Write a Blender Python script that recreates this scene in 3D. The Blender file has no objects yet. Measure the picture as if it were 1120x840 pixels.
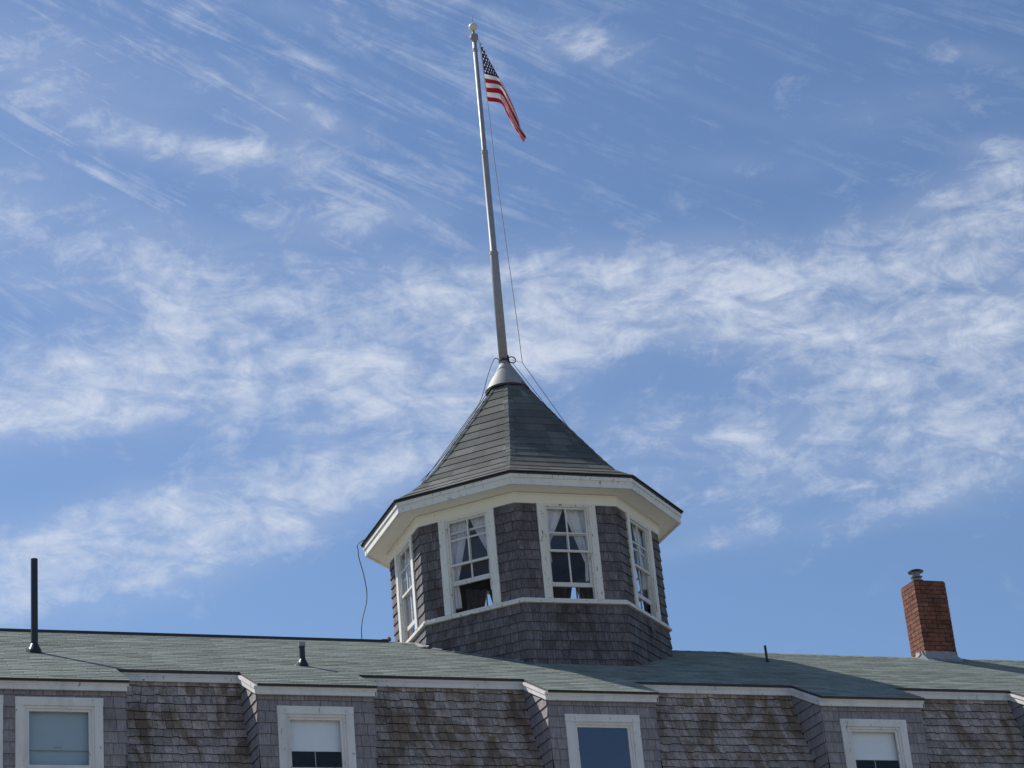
import bpy, math, random
from mathutils import Vector, Matrix
R = math.radians
random.seed(7)
sc = bpy.context.scene
col = sc.collection

# ------------------------------------------------------------------ camera
YAW, PITCH, ROLL, FPX = 0.3926, 0.4116, 0.0928, 2556.4
CAM = Vector((0, 0, 1.6))
def cam_axes():
    F = Vector((math.sin(YAW)*math.cos(PITCH), math.cos(YAW)*math.cos(PITCH), math.sin(PITCH)))
    Rt = Vector((math.cos(YAW), -math.sin(YAW), 0)); U = Rt.cross(F)
    c, s = math.cos(ROLL), math.sin(ROLL)
    return c*Rt - s*U, s*Rt + c*U, F
_R, _U, _F = cam_axes()
cd = bpy.data.cameras.new('camera'); cam = bpy.data.objects.new('camera', cd); col.objects.link(cam)
cd.sensor_width = 36; cd.sensor_fit = 'HORIZONTAL'; cd.lens = 36*FPX/1120
cd.clip_start = 0.1; cd.clip_end = 5000
m = Matrix.Identity(4)
for i in range(3):
    m[i][0], m[i][1], m[i][2], m[i][3] = _R[i], _U[i], -_F[i], CAM[i]
cam.matrix_world = m
sc.camera = cam

# ------------------------------------------------------------------ exposure
sc.view_settings.view_transform = 'Standard'; sc.view_settings.look = 'None'
sc.view_settings.gamma = 1; sc.view_settings.use_curve_mapping = False
sc.view_settings.exposure = 0.17

# ------------------------------------------------------------------ sun
SUN = Vector((-1, 1.4, 1.72)).normalized()          # towards the sun
sd = bpy.data.lights.new('sun', 'SUN'); sd.energy = 4.8; sd.angle = R(0.53); sd.color = (1, .95, .87)
so = bpy.data.objects.new('sun', sd); col.objects.link(so)
so.rotation_euler = SUN.to_track_quat('Z', 'Y').to_euler(); so.location = (0, 0, 60)

# ------------------------------------------------------------------ node helper
class NT:
    def __init__(s, tree): s.t = tree; s.n = tree.nodes; s.l = tree.links
    def node(s, typ, **kw):
        n = s.n.new(typ)
        for k, v in kw.items(): setattr(n, k, v)
        return n
    def put(s, sock, v):
        if v is None: return
        if hasattr(v, 'is_output') or isinstance(v, bpy.types.NodeSocket): s.l.new(v, sock)
        else: sock.default_value = v
    def math(s, op, a, b=None, c=None, clamp=False):
        n = s.node('ShaderNodeMath', operation=op); n.use_clamp = clamp
        s.put(n.inputs[0], a); s.put(n.inputs[1], b)
        if c is not None: s.put(n.inputs[2], c)
        return n.outputs[0]
    def noise(s, vec, scale, detail=4, rough=.5, dist=0.0):
        n = s.node('ShaderNodeTexNoise'); s.put(n.inputs['Vector'], vec)
        n.inputs['Scale'].default_value = scale; n.inputs['Detail'].default_value = detail
        n.inputs['Roughness'].default_value = rough; n.inputs['Distortion'].default_value = dist
        return n.outputs['Fac']
    def ramp(s, v, lo, hi, a=0., b=1., smooth=True):
        n = s.node('ShaderNodeMapRange'); n.interpolation_type = 'SMOOTHSTEP' if smooth else 'LINEAR'
        s.put(n.inputs['Value'], v)
        for k, x in (('From Min', lo), ('From Max', hi), ('To Min', a), ('To Max', b)): s.put(n.inputs[k], x)
        return n.outputs['Result']
    def mix(s, f, a, b, mode='MIX'):
        n = s.node('ShaderNodeMix', data_type='RGBA', blend_type=mode)
        s.put(n.inputs[0], f)
        for sock, v in ((n.inputs[6], a), (n.inputs[7], b)):
            if isinstance(v, tuple): sock.default_value = (*v[:3], 1)
            else: s.put(sock, v)
        return n.outputs[2]
    def scale(s, vec, xyz, rot=(0, 0, 0), loc=(0, 0, 0)):
        n = s.node('ShaderNodeMapping'); s.put(n.inputs[0], vec)
        n.inputs['Scale'].default_value = xyz; n.inputs['Rotation'].default_value = rot; n.inputs['Location'].default_value = loc
        return n.outputs[0]
    def xyz(s, x, y, z=0.0):
        n = s.node('ShaderNodeCombineXYZ')
        for i, v in enumerate((x, y, z)): s.put(n.inputs[i], v)
        return n.outputs[0]

# ------------------------------------------------------------------ world: sky with cirrus
w = bpy.data.worlds.new('World'); sc.world = w; w.use_nodes = True
T = NT(w.node_tree); T.n.clear()
sky = T.node('ShaderNodeTexSky', sky_type='NISHITA', sun_disc=False)
sky.sun_elevation = math.asin(SUN.z); sky.sun_rotation = math.atan2(SUN.x, SUN.y)
sky.air_density = 1.0; sky.dust_density = 0.6; sky.ozone_density = 2.2
tc = T.node('ShaderNodeTexCoord'); sep = T.node('ShaderNodeSeparateXYZ'); T.l.new(tc.outputs['Generated'], sep.inputs[0])
D = 57.29578
az = T.math('MULTIPLY', T.math('ARCTAN2', sep.outputs[0], sep.outputs[1]), D)
el = T.math('MULTIPLY', T.math('ARCSINE', sep.outputs[2]), D)
az0 = T.math('MULTIPLY', az, 0.93)
P2 = T.xyz(az0, el)                                   # degrees on the sky
# the cloud masses: (azimuth, elevation, half width, half height, tilt, amount), degrees on the sky
clouds = []
def px_cloud(px, py, rx, ry, rot, s):                # read off the photograph once, kept as sky directions
    d = (_F + _R*((px-560)/FPX) + _U*((420-py)/FPX)).normalized()
    clouds.append((math.degrees(math.atan2(d.x, d.y))*.93, math.degrees(math.asin(d.z)), rx*.0224, ry*.0224, R(rot)+ROLL, s))
for c in [(80,425,290,46,3,1.2),(340,395,210,55,4,.85),(500,400,120,60,10,.8),(200,575,280,50,12,1.2),(40,625,200,42,0,.8),(420,515,100,30,12,.55),
          (740,320,210,50,-4,.85),(950,350,190,62,-6,1.0),(1060,235,120,50,18,.8),(1085,450,120,95,0,.8),(710,485,130,42,0,.75),
          (900,475,180,38,6,.65),(790,592,110,13,0,.42),(1000,550,160,18,6,.45),(880,530,200,26,3,.4),(600,330,180,60,0,.35),(120,135,230,26,-24,.6),(60,60,220,40,-20,.55),(240,165,130,14,-14,.5),
          (330,115,90,13,-34,.5),(640,42,80,18,-22,.6),(740,100,100,9,-32,.35),(960,120,110,30,-10,.5),(1080,60,90,14,-24,.45),(820,180,120,20,-16,.35),(1070,160,70,12,-22,.35),
          (50,240,170,60,-20,.8),(230,310,200,45,-6,.66),(420,235,90,20,0,.6),(330,150,60,40,-20,.35),(600,60,60,12,-20,.3),(600,200,50,50,0,.15),(330,15,80,14,-20,.5)]:
    px_cloud(*c)
mask = None
for (a, e, rx, ry, rot, s) in clouds:
    dx = T.math('SUBTRACT', az0, a); dy = T.math('SUBTRACT', el, e)
    c_, s_ = math.cos(rot), math.sin(rot)
    u = T.math('ADD', T.math('MULTIPLY', dx, c_/rx), T.math('MULTIPLY', dy, s_/rx))
    v = T.math('ADD', T.math('MULTIPLY', dx, -s_/ry), T.math('MULTIPLY', dy, c_/ry))
    q = T.math('ADD', T.math('MULTIPLY', u, u), T.math('MULTIPLY', v, v))
    g = T.math('MULTIPLY', T.math('EXPONENT', T.math('MULTIPLY', q, -.8)), s)
    mask = g if mask is None else T.math('ADD', mask, g)
mask = T.math('MINIMUM', T.math('ADD', mask, .05), 1.1)
warp = T.noise(P2, .35, 3, .55)
def turned(deg, sx, sy, loc=(0, 0, 0)):   # turn the sky coordinates, then stretch along the streaks
    return T.scale(T.scale(P2, (1, 1, 1), (0, 0, R(deg)), loc), (sx, sy, 1))
n_big = T.noise(turned(-4, .17, .34), 1.6, 5, .6, .7)
n_puf = T.noise(turned(8, .75, .95, (3, 7, 0)), 1.0, 9, .70, .5)
n_wis = T.noise(turned(-8, .4, 1.2), 1.1, 8, .6, 1.3)
n_fib = T.noise(turned(27, .11, 1.1, (5, 1, 0)), 1.5, 8, .66, 1.0)
tex = T.math('ADD', T.math('ADD', T.math('MULTIPLY', n_big, .38), T.math('MULTIPLY', n_puf, .40)), T.math('MULTIPLY', n_wis, .22))
tex = T.math('MULTIPLY_ADD', T.math('SUBTRACT', tex, .5), 1.75, .5)
dens = T.ramp(T.math('ADD', tex, T.math('MULTIPLY', mask, .40)), .60, 1.22, 0, 1)
fil = T.noise(turned(10, .5, 1.1, (2, 3, 0)), 1.2, 9, .62, .9)
dens = T.math('MULTIPLY', dens, T.ramp(fil, .3, .62, .5, 1.15))
# mares' tails, running down to the right, strongest high on the left
fib = T.math('MULTIPLY_ADD', T.math('SUBTRACT', T.math('ADD', T.math('MULTIPLY', n_fib, .65), T.math('MULTIPLY', n_puf, .35)), .5), 2.2, .5)
left = T.math('MULTIPLY', T.ramp(az0, 30, 9), T.ramp(el, 23.5, 27.5))
fibd = T.math('MULTIPLY', T.ramp(fib, .40, 1.15), T.math('MULTIPLY_ADD', left, .75, .30))
dens = T.math('MAXIMUM', dens, T.math('MULTIPLY', fibd, T.ramp(el, 21, 25)))
veil = T.math('MULTIPLY', T.ramp(mask, .05, 1.1), T.ramp(n_big, .3, .7, .12, .36))
dens = T.math('MAXIMUM', dens, veil)
skyc = T.mix(1.0, sky.outputs[0], (.775, .875, 1.0), 'MULTIPLY')
final = T.mix(T.math('MULTIPLY', dens, .8), skyc, (6.0, 6.5, 7.4))
bg = T.node('ShaderNodeBackground'); T.l.new(final, bg.inputs[0]); bg.inputs[1].default_value = .1
wo = T.node('ShaderNodeOutputWorld'); T.l.new(bg.outputs[0], wo.inputs[0])

# ------------------------------------------------------------------ materials
def mat(name):
    mm = bpy.data.materials.new(name); mm.use_nodes = True
    t = NT(mm.node_tree); b = t.n['Principled BSDF']
    return mm, t, b
def bump(t, b, h, strength, dist=.01):
    n = t.node('ShaderNodeBump'); t.put(n.inputs['Height'], h); n.inputs['Strength'].default_value = strength; n.inputs['Distance'].default_value = dist
    t.l.new(n.outputs[0], b.inputs['Normal'])
def wood(name, c1, c2, stain=None, stain_lo=.55, var=.5, lichen=None):
    mm, t, b = mat(name)
    tc = t.node('ShaderNodeTexCoord').outputs['Object']
    at = t.node('ShaderNodeAttribute', attribute_name='tint').outputs['Fac']
    g = t.noise(t.scale(tc, (70, 70, 5)), 1, 4, .6)
    mot = t.noise(tc, 9, 5, .65)
    c = t.mix(t.math('MULTIPLY', t.ramp(g, .32, .68), .9, clamp=True), c1, c2)
    c = t.mix(t.math('MULTIPLY', t.ramp(mot, .35, .7), .45), c, c1)
    if stain:
        s_ = t.ramp(t.noise(t.scale(tc, (2.2, 2.2, .7)), 1.3, 6, .68, .8), stain_lo, stain_lo+.16)
        c = t.mix(t.math('MULTIPLY', s_, .8), c, stain)
    if lichen:
        s_ = t.ramp(t.noise(tc, 3.1, 5, .7, .4), .56, .68)
        c = t.mix(t.math('MULTIPLY', s_, .55), c, lichen)
    v = t.ramp(at, 0, 1, 1-var, 1+var, smooth=False)
    n = t.node('ShaderNodeVectorMath', operation='SCALE'); t.l.new(c, n.inputs[0]); t.l.new(v, n.inputs['Scale'])
    t.l.new(n.outputs[0], b.inputs['Base Color']); b.inputs['Roughness'].default_value = .85
    b.inputs['Specular IOR Level'].default_value = .25
    bump(t, b, g, .5, .004)
    return mm
def asphalt(name, base, var, blue=(1, 1, 1)):
    mm, t, b = mat(name)
    tc = t.node('ShaderNodeTexCoord').outputs['Object']
    at = t.node('ShaderNodeAttribute', attribute_name='tint').outputs['Fac']
    gr = t.noise(tc, 160, 3, .7); bl = t.noise(tc, 1.3, 5, .6)
    c = t.mix(t.ramp(gr, .25, .75), tuple(x*.6 for x in base), tuple(x*1.4 for x in base))
    c = t.mix(t.math('MULTIPLY', t.ramp(bl, .4, .7), .4), c, tuple(x*y*.7 for x, y in zip(base, (.95, 1.04, .95))))
    st = t.noise(t.scale(tc, (2.5, .5, .5)), 2, 5, .65)
    c = t.mix(t.math('MULTIPLY', t.ramp(st, .52, .68), .35), c, tuple(x*.62 for x in base))
    v = t.ramp(at, 0, 1, 1-var, 1+var, smooth=False)
    n = t.node('ShaderNodeVectorMath', operation='SCALE'); t.l.new(c, n.inputs[0]); t.l.new(v, n.inputs['Scale'])
    t.l.new(n.outputs[0], b.inputs['Base Color']); b.inputs['Roughness'].default_value = .92
    b.inputs['Specular IOR Level'].default_value = .2
    bump(t, b, gr, .6, .004)
    return mm
def paint(name, c, chip=.0, chipc=(.22, .18, .15), dirt=.25, rough=.55):
    mm, t, b = mat(name)
    tc = t.node('ShaderNodeTexCoord').outputs['Object']
    d = t.noise(t.scale(tc, (3, 3, 1.3)), 1.5, 6, .65)
    cc = t.mix(t.math('MULTIPLY', t.ramp(d, .42, .72), dirt), c, tuple(x*.62 for x in c))
    if chip:
        k = t.ramp(t.noise(t.scale(tc, (26, 26, 9)), 1, 6, .7, .5), .66-chip*.12, .70-chip*.12)
        cc = t.mix(k, cc, chipc)
    t.l.new(cc, b.inputs['Base Color']); b.inputs['Roughness'].default_value = rough
    bump(t, b, d, .15, .003)
    return mm
def plain(name, c, rough=.6, metal=0.0, ns=12, amt=.25):
    mm, t, b = mat(name)
    tc = t.node('ShaderNodeTexCoord').outputs['Object']
    d = t.noise(tc, ns, 4, .6)
    t.l.new(t.mix(t.math('MULTIPLY', t.ramp(d, .35, .7), amt), c, tuple(x*.5 for x in c)), b.inputs['Base Color'])
    b.inputs['Roughness'].default_value = rough; b.inputs['Metallic'].default_value = metal
    return mm
def glass(name, mul=2.0, add=.02, tint=(.86, .9, .93)):
    mm, t, b = mat(name); t.n.remove(b)
    lw = t.node('ShaderNodeLayerWeight'); fr = t.math('MULTIPLY_ADD', t.math('POWER', lw.outputs['Facing'], 5), .96, .04)
    tr = t.node('ShaderNodeBsdfTransparent'); tr.inputs[0].default_value = (*tint, 1)
    gl = t.node('ShaderNodeBsdfGlossy'); gl.inputs['Roughness'].default_value = .015
    tc = t.node('ShaderNodeTexCoord').outputs['Object']
    bn = t.node('ShaderNodeBump'); bn.inputs['Strength'].default_value = .05; bn.inputs['Distance'].default_value = .02
    t.l.new(t.noise(tc, 3, 2), bn.inputs['Height']); t.l.new(bn.outputs[0], gl.inputs['Normal'])
    f = t.math('MULTIPLY_ADD', fr, mul, add, clamp=True)
    mx = t.node('ShaderNodeMixShader'); t.l.new(f, mx.inputs[0]); t.l.new(tr.outputs[0], mx.inputs[1]); t.l.new(gl.outputs[0], mx.inputs[2])
    t.l.new(mx.outputs[0], t.n['Material Output'].inputs[0])
    return mm
def sheer(name, c):
    mm, t, b = mat(name)
    t.l.new(t.mix(.3, c, tuple(x*.9 for x in c)), b.inputs['Base Color']); b.inputs['Roughness'].default_value = .9
    tl = t.node('ShaderNodeBsdfTranslucent'); tl.inputs[0].default_value = (*c, 1)
    tp = t.node('ShaderNodeBsdfTransparent')
    m1 = t.node('ShaderNodeMixShader'); m1.inputs[0].default_value = .2
    t.l.new(b.outputs[0], m1.inputs[1]); t.l.new(tl.outputs[0], m1.inputs[2])
    m2 = t.node('ShaderNodeMixShader'); m2.inputs[0].default_value = .05
    t.l.new(m1.outputs[0], m2.inputs[1]); t.l.new(tp.outputs[0], m2.inputs[2])
    t.l.new(m2.outputs[0], t.n['Material Output'].inputs[0])
    return mm
M = {}
M['tower_shingle'] = wood('tower_shingle', (.088, .080, .085), (.205, .19, .196), stain=(.075, .06, .055), stain_lo=.5, var=.24)
M['bay_shingle'] = wood('bay_shingle', (.205, .19, .2), (.345, .325, .335), stain=(.17, .15, .15), stain_lo=.55, var=.12)
M['mansard_shingle'] = wood('mansard_shingle', (.265, .218, .188), (.56, .495, .455), stain=(.175, .118, .075), stain_lo=.45, var=.28, lichen=(.17, .135, .065))
M['backing_butt_shade'] = plain('backing_paper_butt_shade', (.03, .025, .023), .9)  # dark sheet behind the shingles; also colours their butts as painted course shadow
M['roof'] = asphalt('roof_shingle', (.238, .268, .24), .24)
M['tower_roof'] = asphalt('tower_roof_shingle', (.13, .134, .127), .5)
M['hip'] = asphalt('hip_cap_shingle', (.125, .14, .13), .3)
M['dark_edge'] = plain('dark_drip_edge', (.035, .03, .03), .6)
M['white'] = paint('white_paint', (.74, .725, .67), .45, dirt=.4)
M['bay_white'] = paint('bay_trim_paint', (.72, .705, .68), .32, dirt=.45)
M['peeling'] = paint('peeling_paint', (.72, .69, .63), .62)
M['soffit'] = paint('soffit_paint', (.80, .78, .70), .1, dirt=.12)
M['sash'] = paint('sash_paint', (.66, .65, .62), .3)
M['rust_wood'] = plain('bare_wood', (.28, .16, .09), .8)
M['glass'] = glass('window_glass', .5, .0, (.98, .985, .99))
M['bay_glass'] = glass('bay_window_glass', .4, .0, (.975, .985, .99))
M['mirror_glass'] = glass('coated_window_glass', 1.6, .05, (.6, .68, .78))
M['blind'] = plain('roller_blind', (.84, .86, .88), .8, ns=4, amt=.04)
M['blue_blind'] = plain('blue_roller_blind', (.36, .45, .50), .8, ns=4, amt=.06)
M['curtain'] = sheer('sheer_curtain', (.92, .92, .94))
M['lined'] = plain('lined_curtain', (.33, .36, .43), .9)
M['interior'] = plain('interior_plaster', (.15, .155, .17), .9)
M['steel'] = plain('weathered_steel', (.27, .27, .28), .55, .2, ns=20)
M['pole'] = plain('painted_pole', (.29, .29, .31), .5, .1, ns=8, amt=.3)
M['lead'] = plain('lead_flashing', (.30, .30, .32), .6, .1, ns=14, amt=.4)
M['cone'] = plain('zinc_cone', (.33, .325, .31), .65, .1, ns=9, amt=.35)
M['cast'] = plain('cast_iron', (.018, .02, .026), .45)
M['wire'] = plain('dark_wire', (.03, .03, .035), .6)
M['rope'] = plain('grey_rope', (.33, .33, .34), .9)
M['ball'] = plain('ball_paint', (.66, .64, .58), .4, ns=10, amt=.3)
M['mortar'] = plain('mortar', (.05, .032, .025), .95)

def brickmat():
    mm, t, b = mat('red_brick')
    tc = t.node('ShaderNodeTexCoord').outputs['Object']
    at = t.node('ShaderNodeAttribute', attribute_name='tint').outputs['Fac']
    n = t.noise(tc, 25, 5, .7); s_ = t.noise(tc, 4, 5, .7)
    c = t.mix(t.ramp(n, .3, .7), (.165, .055, .03), (.30, .12, .074))
    c = t.mix(t.math('MULTIPLY', t.ramp(s_, .38, .62), .75), c, (.085, .036, .02))
    v = t.node('ShaderNodeVectorMath', operation='SCALE'); t.l.new(c, v.inputs[0]); t.l.new(t.ramp(at, 0, 1,   .72, 1.2, smooth=False), v.inputs['Scale'])
    t.l.new(v.outputs[0], b.inputs['Base Color']); b.inputs['Roughness'].default_value = .9; bump(t, b, n, .6, .006)
    return mm
M['brick'] = brickmat()
def flagmat():
    mm, t, b = mat('flag_cloth')
    a = t.node('ShaderNodeAttribute', attribute_name='dye').outputs['Color']
    t.l.new(a, b.inputs['Base Color']); b.inputs['Roughness'].default_value = .8
    tl = t.node('ShaderNodeBsdfTranslucent'); t.l.new(a, tl.inputs[0])
    mx = t.node('ShaderNodeMixShader'); mx.inputs[0].default_value = .4
    t.l.new(b.outputs[0], mx.inputs[1]); t.l.new(tl.outputs[0], mx.inputs[2]); t.l.new(mx.outputs[0], t.n['Material Output'].inputs[0])
    return mm
M['flag'] = flagmat()
def groundmat():
    mm, t, b = mat('sandy_ground')
    tc = t.node('ShaderNodeTexCoord').outputs['Object']
    c = t.mix(t.ramp(t.noise(tc, .4, 6, .6), .35, .65), (.22, .20, .155), (.36, .33, .27))
    c = t.mix(t.ramp(t.noise(tc, 30, 3, .6), .3, .7), c, (.24, .215, .17))
    t.l.new(c, b.inputs['Base Color']); b.inputs['Roughness'].default_value = .95
    return mm
M['lawn'] = groundmat()

# ------------------------------------------------------------------ mesh helper
class MB:
    def __init__(s): s.v = []; s.f = []; s.c = []; s.mi = []; s.cur = .5; s.m = 0
    def quad(s, *p):
        i = len(s.v); s.v += [tuple(x) for x in p]; s.f.append(tuple(range(i, i+len(p)))); s.c.append(s.cur); s.mi.append(s.m)
    def box(s, x0, x1, y0, y1, z0, z1):
        s.obox((x0, y0, z0), (x1-x0, 0, 0), (0, y1-y0, 0), (0, 0, z1-z0))
    def obox(s, o, a, b, c):
        o, a, b, c = map(Vector, (o, a, b, c))
        p = [o, o+a, o+a+b, o+b, o+c, o+a+c, o+a+b+c, o+b+c]
        if a.cross(b).dot(c) < 0: p = [p[i] for i in (3, 2, 1, 0, 7, 6, 5, 4)]
        i = len(s.v); s.v += [tuple(x) for x in p]
        for f in ((0, 3, 2, 1), (4, 5, 6, 7), (0, 1, 5, 4), (1, 2, 6, 5), (2, 3, 7, 6), (3, 0, 4, 7)):
            s.f.append(tuple(i+k for k in f)); s.c.append(s.cur); s.mi.append(s.m)
    def lathe(s, prof, c, n=20, axis=None):
        c = Vector(c); i = len(s.v)
        for r, z in prof:
            for k in range(n):
                a = 2*math.pi*k/n; s.v.append((c.x+r*math.cos(a), c.y+r*math.sin(a), c.z+z))
        for j in range(len(prof)-1):
            for k in range(n):
                s.f.append((i+j*n+k, i+j*n+(k+1) % n, i+(j+1)*n+(k+1) % n, i+(j+1)*n+k)); s.c.append(s.cur); s.mi.append(s.m)
        for j, rev in ((0, True), (len(prof)-1, False)):
            if prof[j][0] > 1e-4:
                r_ = [i+j*n+k for k in range(n)]
                s.f.append(tuple(reversed(r_)) if rev else tuple(r_)); s.c.append(s.cur); s.mi.append(s.m)
    def tube(s, pts, r, n=8, r2=None):
        pts = [Vector(p) for p in pts]; i = len(s.v); L = len(pts)
        for j, p in enumerate(pts):
            t = (pts[min(j+1, L-1)] - pts[max(j-1, 0)]).normalized()
            a = t.cross(Vector((0.3, .9, .2))).normalized(); b = t.cross(a)
            rr = r if r2 is None else r+(r2-r)*j/(L-1)
            for k in range(n):
                q = 2*math.pi*k/n; s.v.append(tuple(p+a*rr*math.cos(q)+b*rr*math.sin(q)))
        for j in range(L-1):
            for k in range(n):
                s.f.append((i+j*n+k, i+j*n+(k+1) % n, i+(j+1)*n+(k+1) % n, i+(j+1)*n+k)); s.c.append(s.cur); s.mi.append(s.m)
        s.f.append(tuple(reversed([i+k for k in range(n)]))); s.c.append(s.cur); s.mi.append(s.m)
        s.f.append(tuple(i+(L-1)*n+k for k in range(n))); s.c.append(s.cur); s.mi.append(s.m)
    def shingle(s, pos, nrm, u0, u1, v, h, t, jit=0.0):
        """one shake: wedge, thick at its butt"""
        n = Vector(nrm); dl = random.uniform(-jit, jit); dr = dl+random.uniform(-jit, jit)*.5
        lift = random.uniform(0, jit)*.6
        a = pos(u0, v+dl); b = pos(u1, v+dr); c = pos(u1, v+h); d = pos(u0, v+h)
        A, B = a+n*(t+lift), b+n*(t+lift*random.random()); Cc, Dd = c+n*.002, d+n*.002
        s.cur = random.random()
        s.quad(A, B, Cc, Dd); mm = s.m; s.m = 1; s.quad(a, b, B, A); s.m = mm; s.quad(a, A, Dd, d); s.quad(B, b, c, Cc)  # butt face gets the near-black material, painting the shadow line under each course
    def build(s, name, mats, parent=None, smooth=False):
        me = bpy.data.meshes.new(name); me.from_pydata(s.v, [], s.f)
        if not isinstance(mats, (list, tuple)): mats = [mats]
        for x in mats: me.materials.append(x)
        me.polygons.foreach_set('material_index', s.mi)
        at = me.attributes.new('tint', 'FLOAT', 'FACE'); at.data.foreach_set('value', s.c)
        if smooth: me.polygons.foreach_set('use_smooth', [True]*len(s.f))
        me.update()
        o = bpy.data.objects.new(name, me); col.objects.link(o)
        if parent: put(o, parent)
        return o
def chain(o):
    v = Vector(o.location); p = o.parent
    while p: v += Vector(p.location); p = p.parent
    return v
def put(o, parent):
    """parent o (its mesh is in world coordinates) under parent without moving it"""
    o.parent = parent; o.location = Vector(o.location) - chain(parent)
def thing(name, label, cat, loc=(0, 0, 0), group=None):
    o = bpy.data.objects.new(name, None); col.objects.link(o); o.location = loc; o.empty_display_size = .3
    o['label'] = label; o['category'] = cat
    if group: o['group'] = group
    return o
def tag(o, label, cat, group=None):
    o['label'] = label; o['category'] = cat
    if group: o['group'] = group
    return o
def rows(mb, pos, nrm, v0, v1, e, spans, t, jit=0.0, wmin=.07, wmax=.15, partial=None):
    """courses of shingles between v0 and v1; spans(v) gives the free intervals of u"""
    n = max(1, round((v1-v0)/e)); e = (v1-v0)/n
    for i in range(n):
        v = v0+i*e
        todo = [(a, b, v) for a, b in spans(v)]
        if partial: todo += partial(v, e)
        for a, b, vs in todo:
            u = a+0.0
            while u < b-1e-4:
                wd = random.uniform(wmin, wmax)
                if b-(u+wd) < wmin*.7: wd = b-u
                nn = nrm(u, v) if callable(nrm) else nrm
                mb.shingle(pos, nn, u+.0024, min(u+wd, b)-.0024, vs, (v-vs)+(e*1.02 if i == n-1 else e*1.12), t, jit)
                u += wd
def cut(a, b, holes):
    out = [(a, b)]
    for h0, h1 in holes:
        nx = []
        for p, q in out:
            if h1 <= p or h0 >= q: nx.append((p, q)); continue
            if h0 > p+.01: nx.append((p, h0))
            if h1 < q-.01: nx.append((h1, q))
        out = nx
    return out

# ------------------------------------------------------------------ ground
g = MB(); g.quad((-3000, -3000, 0), (3000, -3000, 0), (3000, 3000, 0), (-3000, 3000, 0))
ground = g.build('ground', M['lawn']); ground['kind'] = 'structure'

# ------------------------------------------------------------------ the long shingled building
Y1, Y2, YR = 26.67, 25.913, 29.541        # recessed eave, dormer eave, ridge
SL = .4847
def zr(y): return 9.70 + SL*(y-Y2) if y <= YR else 9.70+SL*(2*YR-Y2-y)
XA, XB = -3.0, 26.0
BAYS = [(-1.2, .3), (2.60, 5.56), (7.13, 8.57), (10.83, 12.29), (14.65, 16.13), (18.02, 19.5), (21.4, 22.9)]
building = thing('shingled_building', 'long weathered grey shingled building with green mansard roof and white window trim', 'building', (11.5, 29.5, 0))
WY = Y2+.06                               # dormer wall plane
def ym(z):                                # mansard surface
    pts = [(10.3, 26.75), (10.02, 26.734), (9.79, 26.70), (9.27, 26.50), (8.88, 26.31), (8.4, 26.08), (7.4, 25.70), (7.3, 25.67)]
    for (za, ya), (zb, yb) in zip(pts, pts[1:]):
        if z >= zb: return ya+(yb-ya)*(za-z)/(za-zb)
    return pts[-1][1]

# roof: deck plus tabs
d = MB()
TH = .028
def deck(x0, x1, y0, y1):
    d.quad((x0, y0, zr(y0)), (x1, y0, zr(y0)), (x1, y1, zr(y1)), (x0, y1, zr(y1)))
    d.quad((x0, y0, zr(y0)-TH), (x0, y1, zr(y1)-TH), (x1, y1, zr(y1)-TH), (x1, y0, zr(y0)-TH))
    for a, b in (((x0, y0), (x1, y0)), ((x1, y0), (x1, y1)), ((x0, y1), (x0, y0))):
        d.quad((*a, zr(a[1])-TH), (*b, zr(b[1])-TH), (*b, zr(b[1])), (*a, zr(a[1])))
d.m = 1
deck(XA, XB, Y1-.03, YR)
for a, b in BAYS: deck(a-.015, b+.03, Y2-.035, Y1-.0305)
d.quad((XA, YR, zr(YR)), (XB, YR, zr(YR)), (XB, 2*YR-Y1, zr(Y1)), (XA, 2*YR-Y1, zr(Y1)))
d.m = 0
nv = Vector((0, -SL, 1)).normalized(); dv = Vector((0, 1, SL)).normalized()
y0r = Y2-.045
Ls = (YR-y0r)/dv.y; E = .125; nrow = int(Ls/E)+1
def posr(u, v): return Vector((u, y0r, zr(y0r)+.003))+dv*v
off = 0
for i in range(nrow):
    v = i*E; y = y0r+dv.y*(v+E)
    hh = min(E*1.1, Ls-v)
    if hh < .02: continue
    if y < Y1-.01: spans = [(a-.02, b+.04) for a, b in BAYS]
    else: spans = [(XA, XB)]
    off = (off+.14+random.uniform(-.02, .02)) % .3
    wob = random.uniform(0, 6)
    for a, b in spans:
        u = a-off*.0
        first = True
        while u < b-1e-4:
            wd = .3-(off if first else 0); first = False
            if wd < .03: wd += .3
            wd = min(wd, b-u)
            tk = .0045+.003*(math.sin(u*.7+wob)+1)*.5+.002*random.random()
            d.cur = min(1, max(0, random.gauss(.5, .25)))
            vv = v+.006*math.sin(u*.9+wob)+random.uniform(-.002, .002)
            A, B, Cc, Dd = posr(u+.0045, vv), posr(u+wd-.0045, vv), posr(u+wd-.0045, v+hh), posr(u+.0045, v+hh)
            d.quad(A+nv*tk, B+nv*tk, Cc+nv*.001, Dd+nv*.001)
            d.quad(A, B, B+nv*tk, A+nv*tk)
            d.quad(A, A+nv*tk, Dd+nv*.001, Dd); d.quad(B+nv*tk, B, Cc, Cc+nv*.001)
            u += wd
roof = d.build('roof', [M['roof'], M['dark_edge']], building)
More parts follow.
